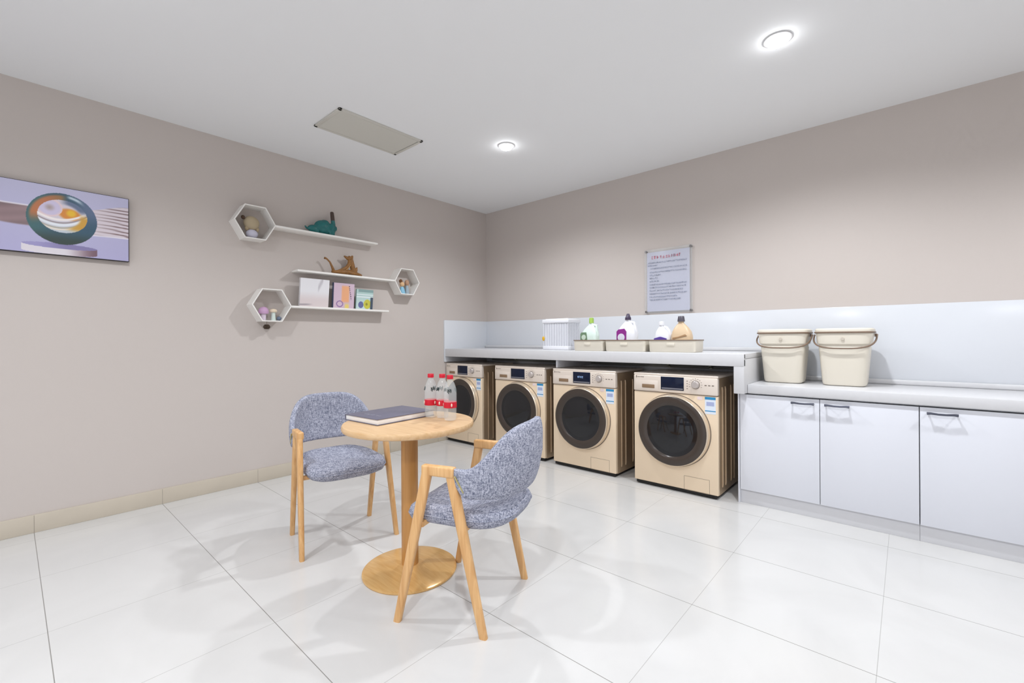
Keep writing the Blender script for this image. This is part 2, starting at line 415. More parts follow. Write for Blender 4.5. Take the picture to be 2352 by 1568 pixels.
# ------------------------------------------------------------------ armchair
def chair():
    c = thing('armchair', 'grey fabric armchair with oak A-frame legs, nearer the camera, its back to the washing machines', 'chair', (0, 0, 0), 0, 'grey armchairs at the round table')
    for s in (-1, 1):
        def leg(top, foot, name):
            b = B(); rings = []
            for k in range(7):
                t = k/6; x = foot[0]+(top[0]-foot[0])*t; y = s*(foot[1]+(top[1]-foot[1])*t); z = foot[2]+(top[2]-foot[2])*t
                wx = .0155+.0055*math.sin(PI*min(1, t*1.15)*.5); wy = .012+.003*t
                ring = []
                for i in range(16):
                    a = 2*PI*i/16; q = lambda v: math.copysign(abs(v)**.55, v)
                    ring.append((x+wx*q(math.cos(a)), y+wy*q(math.sin(a)), z))
                rings.append(ring)
            b.loft(rings); return b.build(name, OAK, c)
        leg((.050, .232, .615), (.182, .252, 0), 'leg')
        leg((-.046, .228, .615), (-.182, .224, 0), 'leg')
        B().box(-.068, .075, s*.230-.016, s*.230+.016, .588, .628, .007, 3).build('armrest', OAKT if False else OAK, c)
    for x in (-.095, .085): B().box(x-.010, x+.010, -.232, .232, .378, .400, .003).build('cross_rail', OAK, c)
    # seat cushion
    b = B(); rings = []
    def outline(k, sc, z):
        pts = []
        for i in range(56):
            a = 2*PI*i/56; ca, sa = math.cos(a), math.sin(a)
            q = lambda v, e: math.copysign(abs(v)**e, v)
            x = q(ca, .34)*.198 if ca > 0 else q(ca, .78)*.262
            y = q(sa, .42 if ca > 0 else .55)*.212
            x *= sc; y *= sc
            zz = z+.022*max(0, (-x-.12)/.15)**2 - .010*sm(.10, .2, x)+.008*(abs(y)/.21)**2
            pts.append((x-.005, y, zz))
        return pts
    prof = [(.0, .368), (.55, .366), (.86, .373), (.96, .385), (1.0, .403), (1.0, .420), (.975, .435), (.90, .446), (.7, .450), (.4, .448), (.0, .446)]
    for sc, z in prof: rings.append(outline(0, max(sc, .01), z))
    b.loft(rings); b.build('seat', FAB, c, 60)
    b = B(); pts = outline(0, 1.003, .4115); b.tube(pts+[pts[0]], .0032, 6, False); b.build('piping', FAB, c)
    # wrap-around back
    b = B(); rings = []
    N = 44
    for i in range(N+1):
        u = -1+2*i/N; th = u*PI/2
        q = lambda v, e: math.copysign(abs(v)**e, v)
        px = -.066-.220*q(math.cos(th), .80); py = .231*q(math.sin(th), .86)
        # outward normal in plan
        nx, ny = -math.cos(th)/.222, math.sin(th)/.246; l = math.hypot(nx, ny); nx /= l; ny /= l
        cth = max(0, math.cos(th))
        top = .624+.164*sm(.12, 1.02, cth)
        bot = .516-.008*cth+.05*sm(.93, 1.0, abs(u))
        th_ = .0145+.006*cth
        tt = sm(1.0, .93, abs(u)) if abs(u) > .93 else 1
        ring = []
        M_ = 22
        for k in range(M_):
            a = 2*PI*k/M_
            e = .45
            hz = q(math.sin(a), e); hn = q(math.cos(a), e)
            z = (top+bot)/2+(top-bot)/2*hz
            f = (z-bot)/max(.01, top-bot)
            lean = .030*(f-.4)*cth+.018*math.sin(f*PI)*cth
            o = hn*th_*(.55+.45*tt)+lean
            ring.append((px+nx*o, py+ny*o, z))
        rings.append(ring)
    b.loft(rings); b.build('backrest', FAB, c, 70)
    b = B()
    for s in (-1, 1):
        b.tube([(-.075-.012*k, s*(.2465-.001*k), .60-.02*k) for k in range(4)], .0035, 6)
    b.build('zip', mat('zip_brass', (190, 176, 120), .35, metal=.6), c)
    return c
chB = chair(); chB.location = (-1.437, 1.322, 0); chB.rotation_euler = (0, 0, math.radians(200))
chB['label'] = 'grey fabric armchair in front of the table, seen from behind, hiding the second washing machine'
chA = dup(chB, (-2.430, 1.264, 0), math.radians(-11), 'grey fabric armchair on the left of the table, its inner back facing the camera')

# ------------------------------------------------------------------ table
TX, TY = -1.815, 1.293
tb = thing('round_table', 'small round oak pedestal table between the two grey armchairs', 'table', (TX, TY, 0))
b = B(); b.lathe([(.0001, .690), (.296, .690), (.308, .695), (.311, .702), (.311, .713), (.307, .720), (.0001, .720)], seg=96); b.build('tabletop', OAKT, tb)
b = B(); b.lathe([(.040, .025), (.040, .688)], seg=48); b.build('column', wood_mat('oak_column', (182, 128, 66), (206, 152, 88), (40, 40, 3), .35), tb)
b = B(); b.lathe([(.09, .674), (.09, .689)], seg=40); b.build('mount_plate', BLK, tb)
b = B(); b.lathe([(.0001, 0), (.222, 0), (.2245, .004), (.2235, .010), (.215, .0135), (.15, .020), (.09, .027), (.05, .033), (.0001, .034)], seg=96); b.build('base', OAKB, tb)

# big book
bk = thing('hardcover_book', 'large charcoal hardcover book lying flat on the round table', 'book', (-1.830, 1.128, .7205), math.radians(4))
b = B(); b.box(-.255, 0, 0, .345, .0035, .0265, .001); b.build('pages', PAPER, bk)
b = B(); b.box(-.258, .003, -.003, .348, 0, .0035, .001); b.box(-.258, .003, -.003, .348, .0255, .029, .001); b.box(-.259, -.255, -.003, .348, 0, .029, .001); b.build('cover', [CHAR], bk)
rects = []; strokes(rects, -.19, -.06, .055, .016, 0)
b = B()
for x0, x1, z0, z1 in rects: b.box(x0, x1, z0, z1, .0289, .0294)
b.build('title', mat('silver_title', (168, 168, 184), .3, metal=.3), bk)

# water bottles
def water_bottle(loc, label):
    w = thing('water_bottle', label, 'bottle', loc, random.uniform(0, 3), 'water bottles on the round table')
    outer = [(.0001, .004), (.018, .001), (.027, .004), (.0300, .012), (.0305, .03), (.0295, .036), (.0305, .042), (.0305, .092), (.0315, .096), (.0315, .128), (.031, .140), (.0285, .160), (.022, .180), (.015, .193), (.0125, .198), (.0125, .204)]
    b = B(); b.lathe(outer, seg=40); b.build('bottle_body', PET, w)
    b = B(); b.lathe([(.0318, .064), (.0320, .065), (.0320, .091), (.0318, .092)], seg=40); b.build('label_band', RED, w)
    b = B(); b.lathe([(.0001, .203), (.0155, .203), (.0158, .205), (.0155, .220), (.0142, .222), (.0001, .222)], seg=28); b.build('cap', RED, w)
    b = B()
    for a0 in (.4, 2.5, 4.6):
        for k in range(4):
            a = a0+.16*k+random.uniform(-.03, .03); r0 = .0312; hh = random.uniform(.012, .02)
            zz = .148+random.uniform(-.004, .004)
            for q in range(3):
                z0 = zz-hh/2+q*hh/3; rr = .0316 if z0 < .142 else .0316-(z0-.142)*.22
                b.ball((rr*math.cos(a+.04*(q % 2)), rr*math.sin(a+.04*(q % 2)), z0), (.0022, .0022, hh/4), 8)
    b.build('printed_glyph', INK, w)
    b = B()
    for a in (1.0, 3.1, 5.2):
        b.lathe([(.0001, 0), (.0075, 0), (.0075, .0006), (.0001, .0006)], (0, 0, 0), 14, 'X') if False else None
        b.ball((.0320*math.cos(a), .0320*math.sin(a), .078), (.004, .004, .009), 10)
    b.build('label_emblem', mat('label_cream', (236, 214, 200), .4), w)
    return w
wb = water_bottle((-1.674, 1.432, .7205), 'clear water bottle with red cap at the right front of the bottle cluster')
dup(wb, (-1.819, 1.428, .7205), 1.1, 'clear water bottle with red cap at the left of the cluster, next to the book')
dup(wb, (-1.759, 1.454, .7205), 2.0, 'clear water bottle in the middle of the cluster, between the left and right front ones')

# ------------------------------------------------------------------ wall shelves
def hexshelf(cy, cz, y0, y1, zt, label):
    s = thing('hexagon_shelf', label, 'shelf', (XL, cy, cz), 0, 'hexagon shelves on the left wall')
    R, r, D = .147, .138, .12
    o = [(R*math.cos(PI/3*k), R*math.sin(PI/3*k)) for k in range(6)]; n = [(r*math.cos(PI/3*k), r*math.sin(PI/3*k)) for k in range(6)]
    b = B()
    for k in range(6):
        j = (k+1) % 6; b.prism([o[k], o[j], n[j], n[k]], .0, D, 'X', .0)
    b.build('hexagon_frame', SHELF, s)
    b = B(); b.box(.0, D, y0-cy, y1-cy, zt-cz-.016, zt-cz, .0015); b.build('board', SHELF, s)
    return s
H1, H2, H3 = (1.255, 2.016), (1.372, 1.390), (2.634, 1.688)
hexshelf(*H1, H1[0]+.146, 2.305, 2.022, 'white shelf whose hexagon box hangs top left, teal figurine on its board')
hexshelf(*H2, H2[0]+.146, 2.42, 1.395, 'white shelf whose hexagon box hangs bottom left, three books on its board')
hexshelf(*H3, 1.567, H3[0]-.146, 1.694, 'white shelf whose small-looking hexagon box hangs at the right end, driftwood on its board')
XM = XL+.065
# things on and in them
TEAL = mat('teal_glaze', (34, 108, 108), .25, noise=.35, nscale=30)
t = thing('animal_figurine', 'teal glazed animal figurine with raised dark trunk on the top shelf board', 'figurine', (XM, 1.80, 2.0225))
b = B(); b.ball((0, 0.005, .064), (.040, .078, .060)); b.ball((0, .02, .095), (.03, .045, .036)); b.ball((0, .080, .058), (.034, .036, .054)); b.ball((0, -.075, .038), (.028, .052, .034))
b.tube([(0, -.10, .03), (0, -.135, .034), (0, -.15, .052)], [.014, .009, .006], 8)
for y in (-.05, .06, .088):
    for x in (-.018, .018): b.tube([(x, y, .035), (x, y, .002)], [.014, .013], 10)
b.tube([(0, .085, .06), (0, .098, .10), (0, .092, .15)], [.024, .019, .016], 10); b.ball((0, .118, .07), (.024, .008, .022))
b.build('body', TEAL, t, remesh=.004)
b = B(); b.tube([(0, .094, .135), (0, .090, .17), (0, .086, .205)], [.0165, .0165, .015], 12); b.ball((0, .086, .205), (.015, .015, .010)); b.build('trunk', mat('dark_brown_tip', (74, 58, 50), .4), t)

DRIFT = mat('brown_driftwood', (140, 98, 52), .5, noise=.55, nscale=40)
t = thing('driftwood_sculpture', 'gnarled brown driftwood sculpture on the middle shelf board', 'sculpture', (XM, 2.0, 1.7035))
b = B()
b.tube([(0, -.12, .010), (0, -.06, .014), (0, .0, .018), (0, .08, .020), (0, .15, .009)], [0.0108, 0.0162, 0.0216, 0.0243, 0.0108], 10)
b.tube([(0, -.10, .012), (.01, -.12, .05), (.01, -.14, .09), (0, -.165, .118), (0, -.185, .122)], [0.0149, 0.0108, 0.0081, 0.0081, 0.0121], 8)
b.tube([(0, -.08, .012), (.01, -.03, .035), (0, .02, .062), (0, .045, .095), (0, .05, .13)], [0.0121, 0.0121, 0.0149, 0.0175, 0.0189], 8)
b.tube([(0, .09, .018), (0, .08, .06), (0, .07, .10), (0, .065, .145), (0, .078, .175)], [0.0243, 0.0243, 0.0230, 0.0162, 0.0081], 8)
b.tube([(0, .05, .14), (0, .02, .150), (0, -.005, .162)], [0.0216, 0.0135, 0.0068], 8)
b.tube([(0, .09, .02), (0, .115, .045), (0, .12, .075)], [0.0162, 0.0121, 0.0068], 8)
b.tube([(.01, .03, .02), (.02, .07, .012), (.01, .15, .006), (0, .17, .004)], [0.0162, 0.0162, 0.0108, 0.0054], 8)
b.tube([(0, .045, .13), (0, .06, .16)], [0.0162, 0.0243], 8)
b.build('root', DRIFT, t, remesh=.0035); b = B(); b.tube([(-.01, -.04, .016), (.0, .02, .045), (.01, .075, .12)], [0.0081, 0.0095, 0.0068], 8); b.build('pale_branch', mat('pale_wood', (196, 156, 104), .5), t)

# books on lower board (front face towards +X)
def book(name, label, y0, y1, h, thick, lean, cover, art, loc_x=XL+.05):
    r = thing(name, label, 'book', (loc_x, y0, 1.3957)); r.rotation_euler = (0, -lean, 0)
    w = y1-y0
    b = B(); b.box(-thick+.002, -.002, .003, w-.002, .003, h-.003); b.build('pages', PAPER, r)
    b = B(); b.box(-.0022, 0, 0, w, 0, h, .0006); b.box(-thick, -thick+.0022, 0, w, 0, h, .0006); b.box(-thick, 0, 0, .003, 0, h, .0006); b.build('cover', cover, r)
    painted('cover_art', (.0004, 0.001, .001), (0, w-.002, 0), (0, 0, h-.002), 60, 70, art, PAINTG, r)
    return r
def art1(u, v):
    c = mixc((238, 237, 240), (226, 214, 214), sm(.6, .2, v)); 
    if .60 < u < .78: c = mixc(c, (188, 184, 190), .7*sm(.10, .0, abs((u-.56)-(v-.55)*.45))*sm(.4, .55, v))
    c = mixc(c, (150, 140, 148), .8*sm(.05, .0, abs(v-.06-.05*u))*sm(.5, .2, u))
    return c
def art2(u, v):
    c = (214, 190, 206); c = mixc(c, (240, 176, 132), sm(.34, .42, u)*sm(.80, .70, u)*sm(.95, .85, v)*sm(.18, .3, v)); c = mixc(c, (236, 212, 120), sm(.5, .6, u)*sm(.8, .7, u)*sm(.25, .1, v))
    if abs(u-.80-.05*math.sin(v*5)) < .022 and .35 < v < .92 and math.sin(v*80) > -.3: c = (96, 66, 92)
    d = math.hypot((u-.3)*1.0, (v-.17)*1.3)
    if .12 < d < .17: c = (150, 116, 168)
    return c
def art3(u, v):
    c = mixc((206, 226, 226), (176, 206, 200), v)
    if v > .86 and u > .1: c = mixc(c, (120, 150, 150), .7)
    if abs(v-.62) < .03 or abs(v-.74) < .025: c = mixc(c, (240, 246, 250), .8)
    if math.hypot((u-.28)*1.1, v-.22) < .17 and v < .40: c = (104, 110, 160)
    if math.hypot((u-.66), (v-.26)*.9) < .22: c = (206, 200, 74)
    if math.hypot((u-.62), (v-.26)) < .07: c = (150, 146, 60)
    if u > .84 and v < .62: c = (70, 84, 100)
    return c
book('picture_book', 'large square white book leaning on the bottom shelf board', 1.592, 1.838, .235, .022, math.radians(-7), mat('book_cover_white', (222, 218, 220), .5), art1, XL+.085)
book('picture_book', 'pink and orange book standing in the middle of the three on the shelf', 1.884, 2.078, .222, .03, math.radians(-5), mat('book_cover_slate', (88, 98, 128), .5), art2, XL+.080)
book('picture_book', 'small pale green book with yellow drawing, rightmost on the bottom shelf', 2.098, 2.268, .182, .015, math.radians(-6), mat('book_cover_green', (150, 180, 176), .5), art3, XL+.080)

# hexagon 1
zb = H1[1]-.137*math.sin(PI/3)+.0005
t = thing('plush_toy', 'small beige plush toy sitting in the top left hexagon box', 'toy', (XM, 1.247, zb))
b = B(); b.ball((0, 0, .036), (.032, .042, .036)); b.build('body', mat('pale_lilac_plush', (206, 204, 220), .9), t)
b = B(); b.ball((0, -.004, .118), (.042, .056, .054)); b.build('head', mat('beige_plush', (182, 166, 138), .95, bump=.5), t)
b = B(); b.ball((.014, -.066, .15), (.012, .014, .016)); b.build('bow', mat('dark_brown_bow', (78, 58, 44), .8), t)
b = B(); b.ball((.0, -.036, .076), (.016, .014, .02)); b.ball((.0, .036, .076), (.016, .014, .02)); b.build('arm', mat('beige_plush_arm', (176, 158, 128), .95), t)
# hexagon 2
zb = H2[1]-.137*math.sin(PI/3)+.0005
t = thing('mushroom_figurine', 'small figurine with round pink cap in the bottom left hexagon box', 'figurine', (XM, 1.326, zb))
b = B(); b.lathe([(.016, 0), (.018, .012), (.018, .035), (.018, .055)], seg=24); b.build('stem', mat('pinkish_white', (222, 208, 222), .6), t)
b = B(); b.lathe([(.0001, .050), (.033, .052), (.037, .066), (.033, .088), (.020, .102), (.0001, .107)], seg=28); b.build('cap', mat('pink_cap', (204, 164, 200), .5, noise=.15, nscale=50), t)
t = thing('mushroom_figurine', 'small figurine with flat cream cap and pale green stem beside the pink one', 'figurine', (XM, 1.398, zb))
b = B(); b.lathe([(.020, 0), (.016, .02), (.013, .07)], seg=24); b.build('stem', mat('pale_green_stem', (212, 226, 218), .6), t)
b = B(); b.lathe([(.0001, .064), (.024, .066), (.028, .076), (.020, .090), (.0001, .094)], seg=28); b.build('cap', mat('cream_cap', (232, 214, 188), .6), t)
t = tag(B().ball((0, 0, .017), (.018, .018, .017)).build('pebble', mat('slate_blue_pebble', (104, 116, 136), .5), loc=(XM+.01, 1.437, zb)), 'small slate blue ball at the right corner of the bottom left hexagon', 'ball')
# hexagon 3
zb = H3[1]-.137*math.sin(PI/3)+.0005
t = thing('doll_figurine', 'little doll with brown hair and light blue dress in the right hexagon box', 'figurine', (XM+.01, 2.600, zb))
b = B(); b.lathe([(.030, 0), (.032, .01), (.024, .045), (.014, .068), (.0001, .072)], seg=24); b.build('dress', mat('light_blue_dress', (142, 196, 222), .6), t)
b = B(); b.ball((0, 0, .094), (.024, .026, .026)); b.build('head', mat('doll_peach', (226, 186, 142), .6), t)
b = B(); b.ball((-.003, -.012, .124), (.016, .018, .020)); b.build('hair', mat('doll_brown_hair', (112, 74, 44), .7), t)
t = thing('doll_figurine', 'little tan figurine at the right side of the right hexagon box', 'figurine', (XM-.01, 2.672, zb))
b = B(); b.lathe([(.022, 0), (.024, .01), (.018, .06), (.012, .09), (.0001, .094)], seg=24); b.build('body', mat('pale_blue_grey', (168, 184, 194), .6), t)
b = B(); b.ball((0, 0, .115), (.022, .024, .032)); b.build('head', mat('tan_head', (190, 150, 122), .6), t)
# pine cone under hexagon 2
t = thing('pine_cone', 'small dark brown pine cone hanging beneath the bottom left hexagon box', 'ornament', (XL+.075, 1.345, H2[1]-.147*math.sin(PI/3)))
b = B(); b.tube([(0, 0, .003), (0, 0, -.03)], .0012, 6); b.build('string', mat('brown_string', (120, 100, 80), .8), t)
b = B()
for k in range(7):
    z = -.026-.005*k; rr = .018*math.sin(PI*(k+1.2)/8.6)+.003
    for i in range(7):
        a = 2*PI*i/7+k*.4; b.ball((rr*math.cos(a), rr*math.sin(a), z), (.006, .006, .0035), 8)
b.ball((0, 0, -.042), (.013, .013, .018), 10)
b.build('cone', mat('dark_cone', (84, 70, 58), .8), t)

# ------------------------------------------------------------------ wall picture
y0, y1, z0, z1 = -.28, .523, 1.636, 2.040
def canvas(u, v):
    y = y0+(y1-y0)*u; z = z0+(z1-z0)*v
    c = mixc((176, 172, 208), (192, 190, 218), v)
    # cloth on the left
    if y < .2:
        top = 1.905+.03*sm(.0, -.28, y)+.05*sm(-.05, -.28, y); bot = 1.79+.02*sm(.05, -.2, y)
        k = sm(bot-.006, bot+.006, z)*sm(top+.004, top-.004, z)
        c = mixc(c, mixc((160, 132, 134), (120, 100, 104), .5+.5*math.sin((z-.25*y)*110)*.35+.15*math.sin((z-.3*y)*47)), k)
        c = mixc(c, (236, 232, 240), sm(.008, 0, abs(z-top))*.9)
    else:
        f = sm(.30, .52, y); top = 1.925+.055*f; bot = 1.775+.005*f
        k = sm(bot-.006, bot+.006, z)*sm(top+.004, top-.004, z)
        s = math.sin((z-1.88)*(330-420*(y-.30))+3*math.sin(y*9+z*14))+.5*math.sin((z-1.85)*410+y*5)
        c = mixc(c, mixc((226, 216, 224), (138, 116, 118), sm(.1, .8, s)*f+.1), k)
        c = mixc(c, (240, 236, 244), sm(.006, 0, abs(z-bot))*.8)
    # pedestal
    e = ((y-.212)/.160)**2; 
    if e < 1:
        w_ = math.sqrt(1-e)*.016
        if 1.688-w_ < z < 1.688+w_: c = mixc((156, 150, 196), (132, 124, 168), sm(.1, .25, y))
        elif 1.650-w_ < z <= 1.688-w_: c = mixc((222, 216, 222), (120, 92, 104), sm(.22, .37, y))
    # ring
    dy, dz = y-.222, z-1.852; d = math.hypot(dy, dz*.985)
    hy, hz = y-.222, z-1.868; hd = math.hypot(hy/.106, hz/.098)
    if d < .151:
        a = math.atan2(dz, dy)
        tealc = (50, 84, 104); c = tealc
        c = mixc(c, (60, 104, 104), sm(-.02, -.12, dy)*.8); c = mixc(c, (44, 62, 58), sm(-.06, -.14, dz)); c = mixc(c, (92, 108, 138), sm(.02, .12, dy)*sm(-.05, .08, dz))
        # orange inner face of the twisted band, upper left
        ang = math.degrees(a) % 360
        oi = sm(78, 96, ang)*sm(205, 165, ang)*sm(.148, .130, d)
        c = mixc(c, mixc((196, 112, 62), (150, 110, 60), sm(130, 80, ang)), oi*.9)
        c = mixc(c, (212, 226, 236), .9*sm(.014, 0, abs(d-.136))*sm(.01, .035, dy)*sm(.10, .06, dy)*sm(.05, .1, dz))
    if hd < 1 and d < .15:
        c = mixc((214, 204, 214), (196, 204, 212), sm(.0, -.09, hz))
        # pale inner coil on the left
        b2 = math.hypot((y-.166), (z-1.912)*1.05)
        if b2 < .056: c = mixc(mixc((170, 152, 152), (206, 196, 222), sm(.0, .03, b2)), (232, 206, 206), sm(.040, .056, b2))
        # glowing hollow
        gx, gz = y-.252, z-1.884; gr = math.hypot(gx*.85+gz*.25, gz*1.15-gx*.1)
        if b2 >= .054: c = mixc(c, (216, 136, 52), sm(.050, .030, gr)); c = mixc(c, (232, 186, 40), sm(.030, .010, math.hypot(gx-.006, gz-.008)))
        # ribbons curling under the hollow
        for off, col, wd in ((1.846, (244, 236, 234), .010), (1.828, (150, 138, 140), .005), (1.815, (232, 236, 242), .010), (1.798, (176, 168, 150), .005), (1.788, (236, 224, 206), .006)):
            arc = z-(off+.62*(y-.215)**2*6+.10*(y-.215)); c = mixc(c, col, sm(wd, wd*.35, abs(arc)))
        c = mixc(c, (206, 156, 58), sm(.62, .80, hd)*sm(.0, .05, hy)*sm(.035, -.01, hz)*sm(-.095, -.06, hz))
        c = mixc(c, (98, 112, 140), sm(.66, .84, hd)*sm(.015, .05, hz)*sm(-.02, .03, hy))
    return c
pc = thing('wall_picture', 'wide canvas picture of a twisted ring sculpture hanging on the left wall', 'picture', (XL, (y0+y1)/2, (z0+z1)/2))
b = B(); b.box(.001, .036, -(y1-y0)/2-.003, (y1-y0)/2+.003, -(z1-z0)/2-.003, (z1-z0)/2+.003, .001); b.build('frame', BLK, pc)
painted('canvas_print', (.0364, -(y1-y0)/2, -(z1-z0)/2), (0, y1-y0, 0), (0, 0, z1-z0), 340, 170, canvas, PAINT, pc)

# ------------------------------------------------------------------ notice board
nb = thing('notice_sign', 'clear acrylic notice plate with lilac rules sheet above the white splash panel', 'sign', (-1.572, YB, 1.624))
b = B(); b.box(-.213, .213, -.022, -.017, -.286, .286, .001); b.build('acrylic_plate', ACRYL, nb)
b = B(); b.box(-.192, .190, -.0162, -.0150, -.270, .262); sh = b.build('sheet', SIGN, nb)
for sx in (-.2, .2):
    for sz in (-.272, .272):
        b = B(); b.lathe([(.010, 0), (.010, .026), (.008, .028), (.0001, .028)], (sx, 0, sz), 18, 'Y'); b.build('standoff', STEEL, nb)
rt = []; strokes(rt, -.145, .13, .200, .024, 0); stroke_mesh(rt, -.0222, .0006, 'title_text', REDINK, nb)
rt = []
rows = [(.160, -.18, .17), (.135, -.18, -.09), (.108, -.155, .17), (.075, -.165, .17), (.048, -.165, -.06), (.022, -.165, -.09), (-.006, -.165, -.07), (-.036, -.165, .17), (-.062, -.165, .17), (-.090, -.165, .14), (-.118, -.165, .165), (-.146, -.165, .09), (-.172, -.165, .12)]
for z, xa, xb in rows: strokes(rt, xa, xb, z, .0125, 0)
stroke_mesh(rt, -.0222, .0005, 'rules_text', GREYINK, nb)

# ------------------------------------------------------------------ counter-top items
def rrect(w, d, z, cx=0, cy=0, e=.28, n=40):
    pts = []
    for i in range(n):
        a = 2*PI*i/n; q = lambda v: math.copysign(abs(v)**e, v)
        pts.append((cx+q(math.cos(a))*w/2, cy+q(math.sin(a))*d/2, z))
    return pts
ZC = 1.0105
# ribbed box
t = thing('storage_container', 'white ribbed see-through container with white lid and yellow tab, left of the trays', 'container', (-2.470, 3.50, ZC))
W2, D2 = .148, .10
b = B(); b.box(-W2, W2, -D2, D2, 0, .035, .006); b.build('base', WHITEP, t)
b = B(); b.loft([rrect(2*W2-.012, 2*D2-.012, .034, e=.15), rrect(2*W2-.012, 2*D2-.012, .25, e=.15)], False); b.build('clear_wall', CLEARP, t)
b = B()
for k in range(11):
    x = -W2+.008+k*(2*W2-.016)/10
    for s in (-1, 1): b.tube([(x, s*(D2-.006), .03), (x, s*(D2-.006), .255)], .0028, 6)
for k in range(1, 6):
    y = -D2+.008+k*(2*D2-.016)/6
    for s in (-1, 1): b.tube([(s*(W2-.006), y, .03), (s*(W2-.006), y, .255)], .0028, 6)
b.build('rib', WHITEP, t)
b = B(); b.box(-W2-.004, W2+.004, -D2-.004, D2+.004, .25, .285, .008, 3); b.box(-W2+.02, W2-.02, -D2+.02, D2-.02, .285, .293, .003); b.build('lid', WHITEP, t)
b = B(); b.ball((-W2+.012, -D2-.002, .105), (.014, .008, .022)); b.build('yellow_tab', YEL, t)

def tray(x0, x1, label, yf=3.235):
    w = x1-x0; d = .21; h = .087
    t = thing('storage_tray', label, 'tray', ((x0+x1)/2, yf+d/2, ZC), 0, 'cream trays on the upper worktop')
    b = B()
    rings = [rrect(w*.93, d*.9, 0, e=.2), rrect(w*.955, d*.93, .006, e=.2), rrect(w*.975, d*.97, h, e=.2), rrect(w*.975-.008, d*.97-.008, h, e=.2), rrect(w*.93-.008, d*.9-.008, .006, e=.2)]
    b.loft(rings); b.build('bin', CREAM, t)
    b = B(); pts = rrect(w*.985, d*.985, h+.002, e=.2); b.tube(pts+[pts[0]], .0038, 6, False); b.build('rim', BROWNP, t)
    for s in (-1, 1): B().box(-.03, .03, s*d*.49-.003, s*d*.49+.003, h*.55, h*.8, .003).build('grip', CREAM, t)
    return t
tray(-2.168, -1.872, 'cream tray holding the green-capped bottle, leftmost of the trays')
tray(-1.862, -1.505, 'cream tray holding the purple-label bottle, in the middle of the trays')
tray(-1.487, -1.125, 'cream tray holding two bottles, rightmost of the trays')

def detergent(label, x, y, w, d, h, neck_dx, body, cap, capprof, lab, labmat, handle=1, sl=None, grp=True):
    t = thing('detergent_bottle', label, 'bottle', (x, y, ZC+.007), 0, 'detergent bottles in the trays')
    hb = h-capprof[-1][1]
    b = B(); rings = []
    for f, ww, sh in ((0, .86, 0), (.02, .95, 0), (.10, 1, 0), (.50, 1, 0), (.66, .90, .15), (.78, .70, .45), (.88, .46, .8), (.95, .26, 1), (1.0, .24, 1)):
        rings.append(rrect(w*ww, d*max(ww, .35), hb*f, neck_dx*sh, 0, e=.5, n=36))
    b.loft(rings); b.build('bottle_body', body, t)
    if handle:
        b = B(); b.tube([(neck_dx+handle*.02, 0, hb*.93), (neck_dx+handle*w*.32, 0, hb*.90), (handle*w*.40, 0, hb*.76), (handle*w*.47, 0, hb*.58), (handle*w*.46, 0, hb*.42)], [.012, .013, .013, .013, .010], 12); b.build('handle', body, t)
    b = B(); b.lathe([(r, z+hb) for r, z in capprof], (neck_dx, 0, 0), 28); b.build('cap', cap, t)
    if lab:
        lx0, lx1, lz0, lz1, shape = lab
        poly = shape
        b = B(); b.prism([(lx0+(lx1-lx0)*px, lz0+(lz1-lz0)*pz) for px, pz in poly], -d/2-.003, -d/2+.004, 'Y'); lo = b.build('label_panel', labmat, t)
        if sl: 
            b = B(); b.lathe([(.0001, d/2+.003), (sl[2], d/2+.003), (sl[2], d/2+.0045), (.0001, d/2+.0045)], (sl[0], 0, sl[1]), 24, 'Y'); b.build('label_print', sl[3], lo)
    return t
GREENC = mat('green_cap', (168, 204, 92), .4); PALEG = mat('pale_mint_plastic', (224, 240, 232), .3); PURC = mat('dark_purple_cap', (72, 62, 84), .4)
PURL = mat('purple_label', (142, 42, 138), .4); GRNL = mat('green_label', (112, 140, 112), .4); TAN = mat('tan_plastic', (222, 196, 162), .35); DKC = mat('charcoal_cap', (84, 80, 90), .4)
VIOL = mat('violet_label', (96, 72, 160), .4)
arch = [(0, 0), (1, 0), (.9, .7), (.8, 1), (.15, 1), (0, .85)]
detergent('mint white detergent bottle with light green cap and green label', -2.045, 3.33, .155, .085, .277, .012, PALEG, GREENC, [(.020, 0), (.020, .030), (.018, .046), (.0001, .048)], (-.072, -.002, .065, .150, arch), GRNL, 1, (-.038, .108, .022, mat('pale_green_print', (206, 222, 206), .4)))
detergent('white detergent bottle with dark pointed cap and purple label', -1.695, 3.33, .165, .09, .298, .004, WHITEP, PURC, [(.024, 0), (.024, .018), (.020, .022), (.013, .042), (.010, .050), (.0001, .052)], (-.075, .010, .06, .175, [(0, 0), (1, 0), (1, .8), (.8, 1), (.2, .95), (0, .8)]), PURL, 1, (-.033, .105, .031, mat('pale_lilac_print', (224, 222, 236), .4)))
detergent('white handled bottle with violet label, left one in the rightmost tray', -1.400, 3.33, .12, .08, .228, -.012, WHITEP, WHITEP, [(.020, 0), (.020, .020), (.017, .03), (.0001, .032)], (-.058, .046, .045, .108, [(0, 0), (1, 0), (.97, .8), (.55, 1), (.45, 1), (.03, .8)]), VIOL, 1)
detergent('tan bottle with tall charcoal cap, right one in the rightmost tray', -1.255, 3.33, .148, .085, .262, -.006, TAN, DKC, [(.027, 0), (.025, .018), (.021, .040), (.020, .041), (.0001, .042)], (-.055, .05, .09, .125, [(0, 0), (.3, .2), (1, .7), (.9, 1), (.4, .5), (0, .3)]), mat('tan_print', (176, 140, 104), .4), 0)

